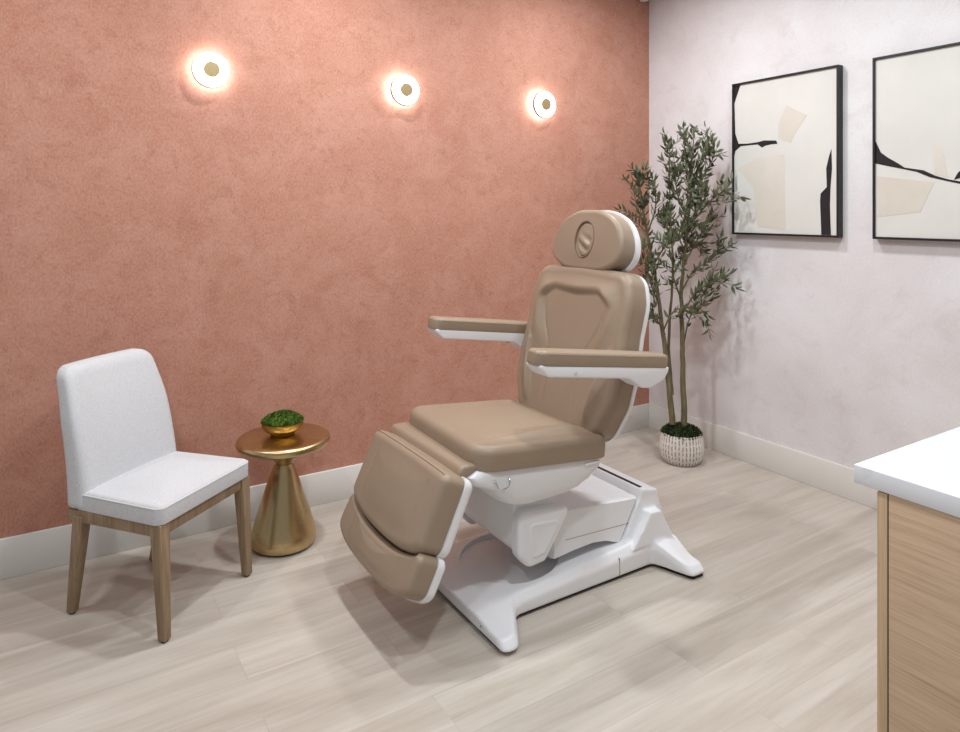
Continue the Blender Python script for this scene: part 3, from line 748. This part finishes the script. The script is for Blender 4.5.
# ------------------------------------------------------------------ framed art on the right wall
def poly(bm, pts, y0, y1, x, idx):
    vs = [bm.verts.new((x, (y1-y0)*u, 0.875*v)) for u, v in pts]
    f = bm.faces.new(vs); f.material_index = idx
    r = bmesh.ops.extrude_face_region(bm, geom=[f]); ex = [e for e in r['geom'] if isinstance(e, bmesh.types.BMVert)]
    bmesh.ops.translate(bm, verts=ex, vec=(-0.0007, 0, 0))
    for e in r['geom']:
        if isinstance(e, bmesh.types.BMFace): e.material_index = idx
    for v in ex:
        for ff in v.link_faces: ff.material_index = idx
def art(y0, y1, label, shapes):
    a = thing('framed_art', label, 'picture', (0, y0, 1.315), 0, 'framed abstracts on the pale wall')
    W = y1-y0; t_ = 0.011; D = 0.042
    bm = bmesh.new(); sg = -1
    for (a0, a1, z0, z1) in ((0, W, 0, t_), (0, W, 0.875-t_, 0.875), (0, sg*t_, t_, 0.875-t_), (W-sg*t_, W, t_, 0.875-t_)):
        box(bm, -D, -0.001, min(a0, a1), max(a0, a1), z0, z1, 0.0008, 1)
    obj('frame', bm, M['frame'], a)
    bm = bmesh.new(); box(bm, -0.033, -0.004, W+0.0105, -0.0105, 0.0105, 0.8645)
    for idx, k in ((2, 0), (1, 1)):
        for q, pts in enumerate(shapes[k]): poly(bm, [(max(0.018, min(0.982, u)), max(0.014, min(0.986, v))) for u, v in pts], y0, y1, -0.0332-0.0005*k-0.0001*q, idx)
    obj('canvas', bm, [M['canvas'], M['ink'], M['beige']], a)
black1 = [[(-0.005, 1.003), (0.082, 0.998), (0.015, 0.87), (0.022, 0.797), (0.028, 0.67), (0.062, 0.6), (0.152, 0.595), (0.263, 0.598), (0.325, 0.605), (0.443, 0.597), (0.455, 0.576), (0.4, 0.577), (0.338, 0.571), (0.303, 0.561), (0.263, 0.584), (0.088, 0.583), (0.03, 0.554), (-0.005, 0.521)],
          [(0.935, 0.517), (0.917, 0.478), (0.892, 0.406), (0.897, 0.295), (0.845, 0.258), (0.84, 0.213), (0.851, 0.008), (0.931, 0.007), (0.923, 0.184), (0.928, 0.294), (0.94, 0.403)]]
beige1 = [[(0.54, 0.808), (0.726, 0.733), (0.615, 0.627), (0.58, 0.573), (0.465, 0.609), (0.465, 0.697)], [(0.248, 0.491), (0.517, 0.507), (0.531, 0.031), (0.263, 0.056), (0.215, 0.31), (0.055, 0.439)]]
black2 = [[(0.009, 0.539), (0.055, 0.475), (0.111, 0.442), (0.177, 0.41), (0.22, 0.386), (0.345, 0.367), (0.425, 0.335), (0.503, 0.315), (0.571, 0.303), (0.75, 0.28), (0.75, 0.27), (0.571, 0.291), (0.483, 0.309), (0.385, 0.33), (0.303, 0.36), (0.198, 0.381), (0.089, 0.402), (0.009, 0.417)],
          [(0.537, 0.312), (0.56, 0.346), (0.60, 0.375), (0.66, 0.39), (0.61, 0.345), (0.57, 0.318)]]
beige2 = [[(0.022, 0.347), (0.415, 0.302), (0.325, 0.149), (0.032, 0.122)], [(0.405, 0.505), (0.465, 0.47), (0.503, 0.323), (0.415, 0.343)]]
art(-0.692, -1.329, 'black framed abstract of cream and black shapes hanging nearest the olive tree', (beige1, black1))
art(-1.497, -2.147, 'black framed abstract with a dark line falling rightward, cropped at the photo edge', (beige2, black2))

# ------------------------------------------------------------------ wall sconces
def sconce(x, label):
    a = thing('wall_sconce', label, 'wall lamp', (x, 0, 2.083), 0, 'round sconces on the terracotta wall')
    def disc(name, prof, mat, par, n=64, ang=40):
        bm = bmesh.new(); lathe(bm, prof, (0, 0, 0), n); bmesh.ops.rotate(bm, verts=bm.verts, cent=(0, 0, 0), matrix=Matrix.Rotation(pi/2, 3, 'X')); return obj(name, bm, mat, par, angle=ang)
    disc('wall_mount', [(0.040, 0.0), (0.040, 0.044)], M['cap'], a)
    d = disc('glass_disc', [(0.040, 0.0440), (0.076, 0.0460), (0.080, 0.0500), (0.079, 0.0580), (0.075, 0.0620), (0.032, 0.0640)], M['glow'], a)
    disc('rim', [(0.079, 0.0420), (0.0820, 0.0420), (0.0820, 0.0560), (0.079, 0.0560)], M['rim'], a)
    disc('led_ring', [(0.042, 0.0380), (0.074, 0.0380), (0.074, 0.0435), (0.042, 0.0435)], M['led'], a)
    disc('centre_cap', [(0.034, 0.0620), (0.034, 0.0690), (0.032, 0.0710)], M['cap'], a)
sconce(-2.800, 'lit round wall sconce above the brass side table, leftmost of three')
sconce(-1.838, 'lit round wall sconce in the middle of the row of three')
sconce(-0.922, 'lit round wall sconce nearest the room corner, rightmost of three')
t = obj('corner_sensor', (lambda bm: (lathe(bm, [(0.012, 0), (0.030, 0.006), (0.036, 0.022), (0.036, 0.07)], (0, 0, 0), 24), bm)[1])(bmesh.new()), M['plastic'])
t.location = (-0.085, -0.037, 2.838); tag(t, 'small white rounded sensor high on the terracotta wall by the corner', 'sensor')

# ------------------------------------------------------------------ cabinet and worktop
cb = thing('base_cabinet', 'light oak base cabinet under the white worktop', 'cabinet', (-1.925, -2.525, 0))
CO = (-1.925, -2.525, 0)
bm = bmesh.new(); box(bm, -1.907, -0.016, -3.05, -2.530, 0.09, 0.855); obj('carcass', bm, M['oak'], cb, CO)
bm = bmesh.new(); box(bm, -1.925, -1.907, -3.06, -2.529, 0.0, 0.86, 0.001); obj('end_panel', bm, M['oak'], cb, CO)
bm = bmesh.new(); box(bm, -1.924, -1.907, -2.529, -2.5265, 0.09, 0.858); obj('shadow_gap', bm, M['dark'], cb, CO)
bm = bmesh.new(); box(bm, -1.90, -0.016, -2.59, -2.575, 0.0, 0.09); obj('toe_kick', bm, M['oakedge'], cb, CO)
for i in range(4):
    x0 = -1.925+i*0.477
    bm = bmesh.new(); box(bm, x0+(0.0 if i == 0 else 0.002), x0+0.475, -2.5265, -2.5055, 0.02 if i == 0 else 0.09, 0.857, 0.001); d = obj('door', bm, M['oakedge'], cb, CO)
    bm = bmesh.new(); xh = x0+(0.43 if i % 2 == 0 else 0.045); tube(bm, [(xh, -2.5055, 0.70), (xh, -2.48, 0.70), (xh, -2.48, 0.80), (xh, -2.5055, 0.80)], 0.005, 10); obj('handle', bm, M['cap'], d, CO)
bm = bmesh.new(); box(bm, -1.928, -0.001, -3.06, -2.457, 0.86, 0.90, 0.0025, 2)
w = obj('worktop', bm, M['quartz']); tag(w, 'white quartz worktop over the oak cabinet at the right edge', 'worktop')

# ------------------------------------------------------------------ lights
def area(name, loc, size, power, color=(1, 0.95, 0.9), spread=150, rot=(0, 0, 0)):
    l = bpy.data.lights.new(name, 'AREA'); l.shape = 'DISK'; l.size = size; l.energy = power; l.color = color; l.spread = radians(spread)
    o = bpy.data.objects.new(name, l); link(o); o.location = loc; o.rotation_euler = rot; return o
for i, (x, y, p) in enumerate(((-3.9, -0.80, 14), (-2.35, -0.75, 24), (-0.95, -0.80, 20), (-3.9, -2.5, 16), (-2.35, -2.4, 22), (-1.05, -2.0, 17))):
    area('ceiling_downlight', (x, y, ZC-0.01), 0.14, p, (0.92, 0.97, 1.0), 170)
wd = bpy.data.worlds.new('world'); SC.world = wd; wd.use_nodes = True
wd.node_tree.nodes['Background'].inputs[0].default_value = (0.93, 0.96, 1.0, 1); wd.node_tree.nodes['Background'].inputs[1].default_value = 0.34

# ------------------------------------------------------------------ camera
F = 681.0; HY = 211.0
cam = bpy.data.cameras.new('camera'); co = bpy.data.objects.new('camera', cam); link(co)
cam.sensor_fit = 'HORIZONTAL'; cam.sensor_width = 36.0; cam.lens = F/960*36.0
cam.shift_x = 0.0; cam.shift_y = (HY-366.0)/960.0; cam.clip_start = 0.05
co.location = (-3.4022, -3.2795, 1.45); co.rotation_euler = (pi/2, 0, -atan2(0.5315, 0.8470))
SC.camera = co
vs = SC.view_settings; vs.view_transform = 'Standard'; vs.look = 'None'; vs.exposure = -0.04; vs.gamma = 1.0; vs.use_curve_mapping = False
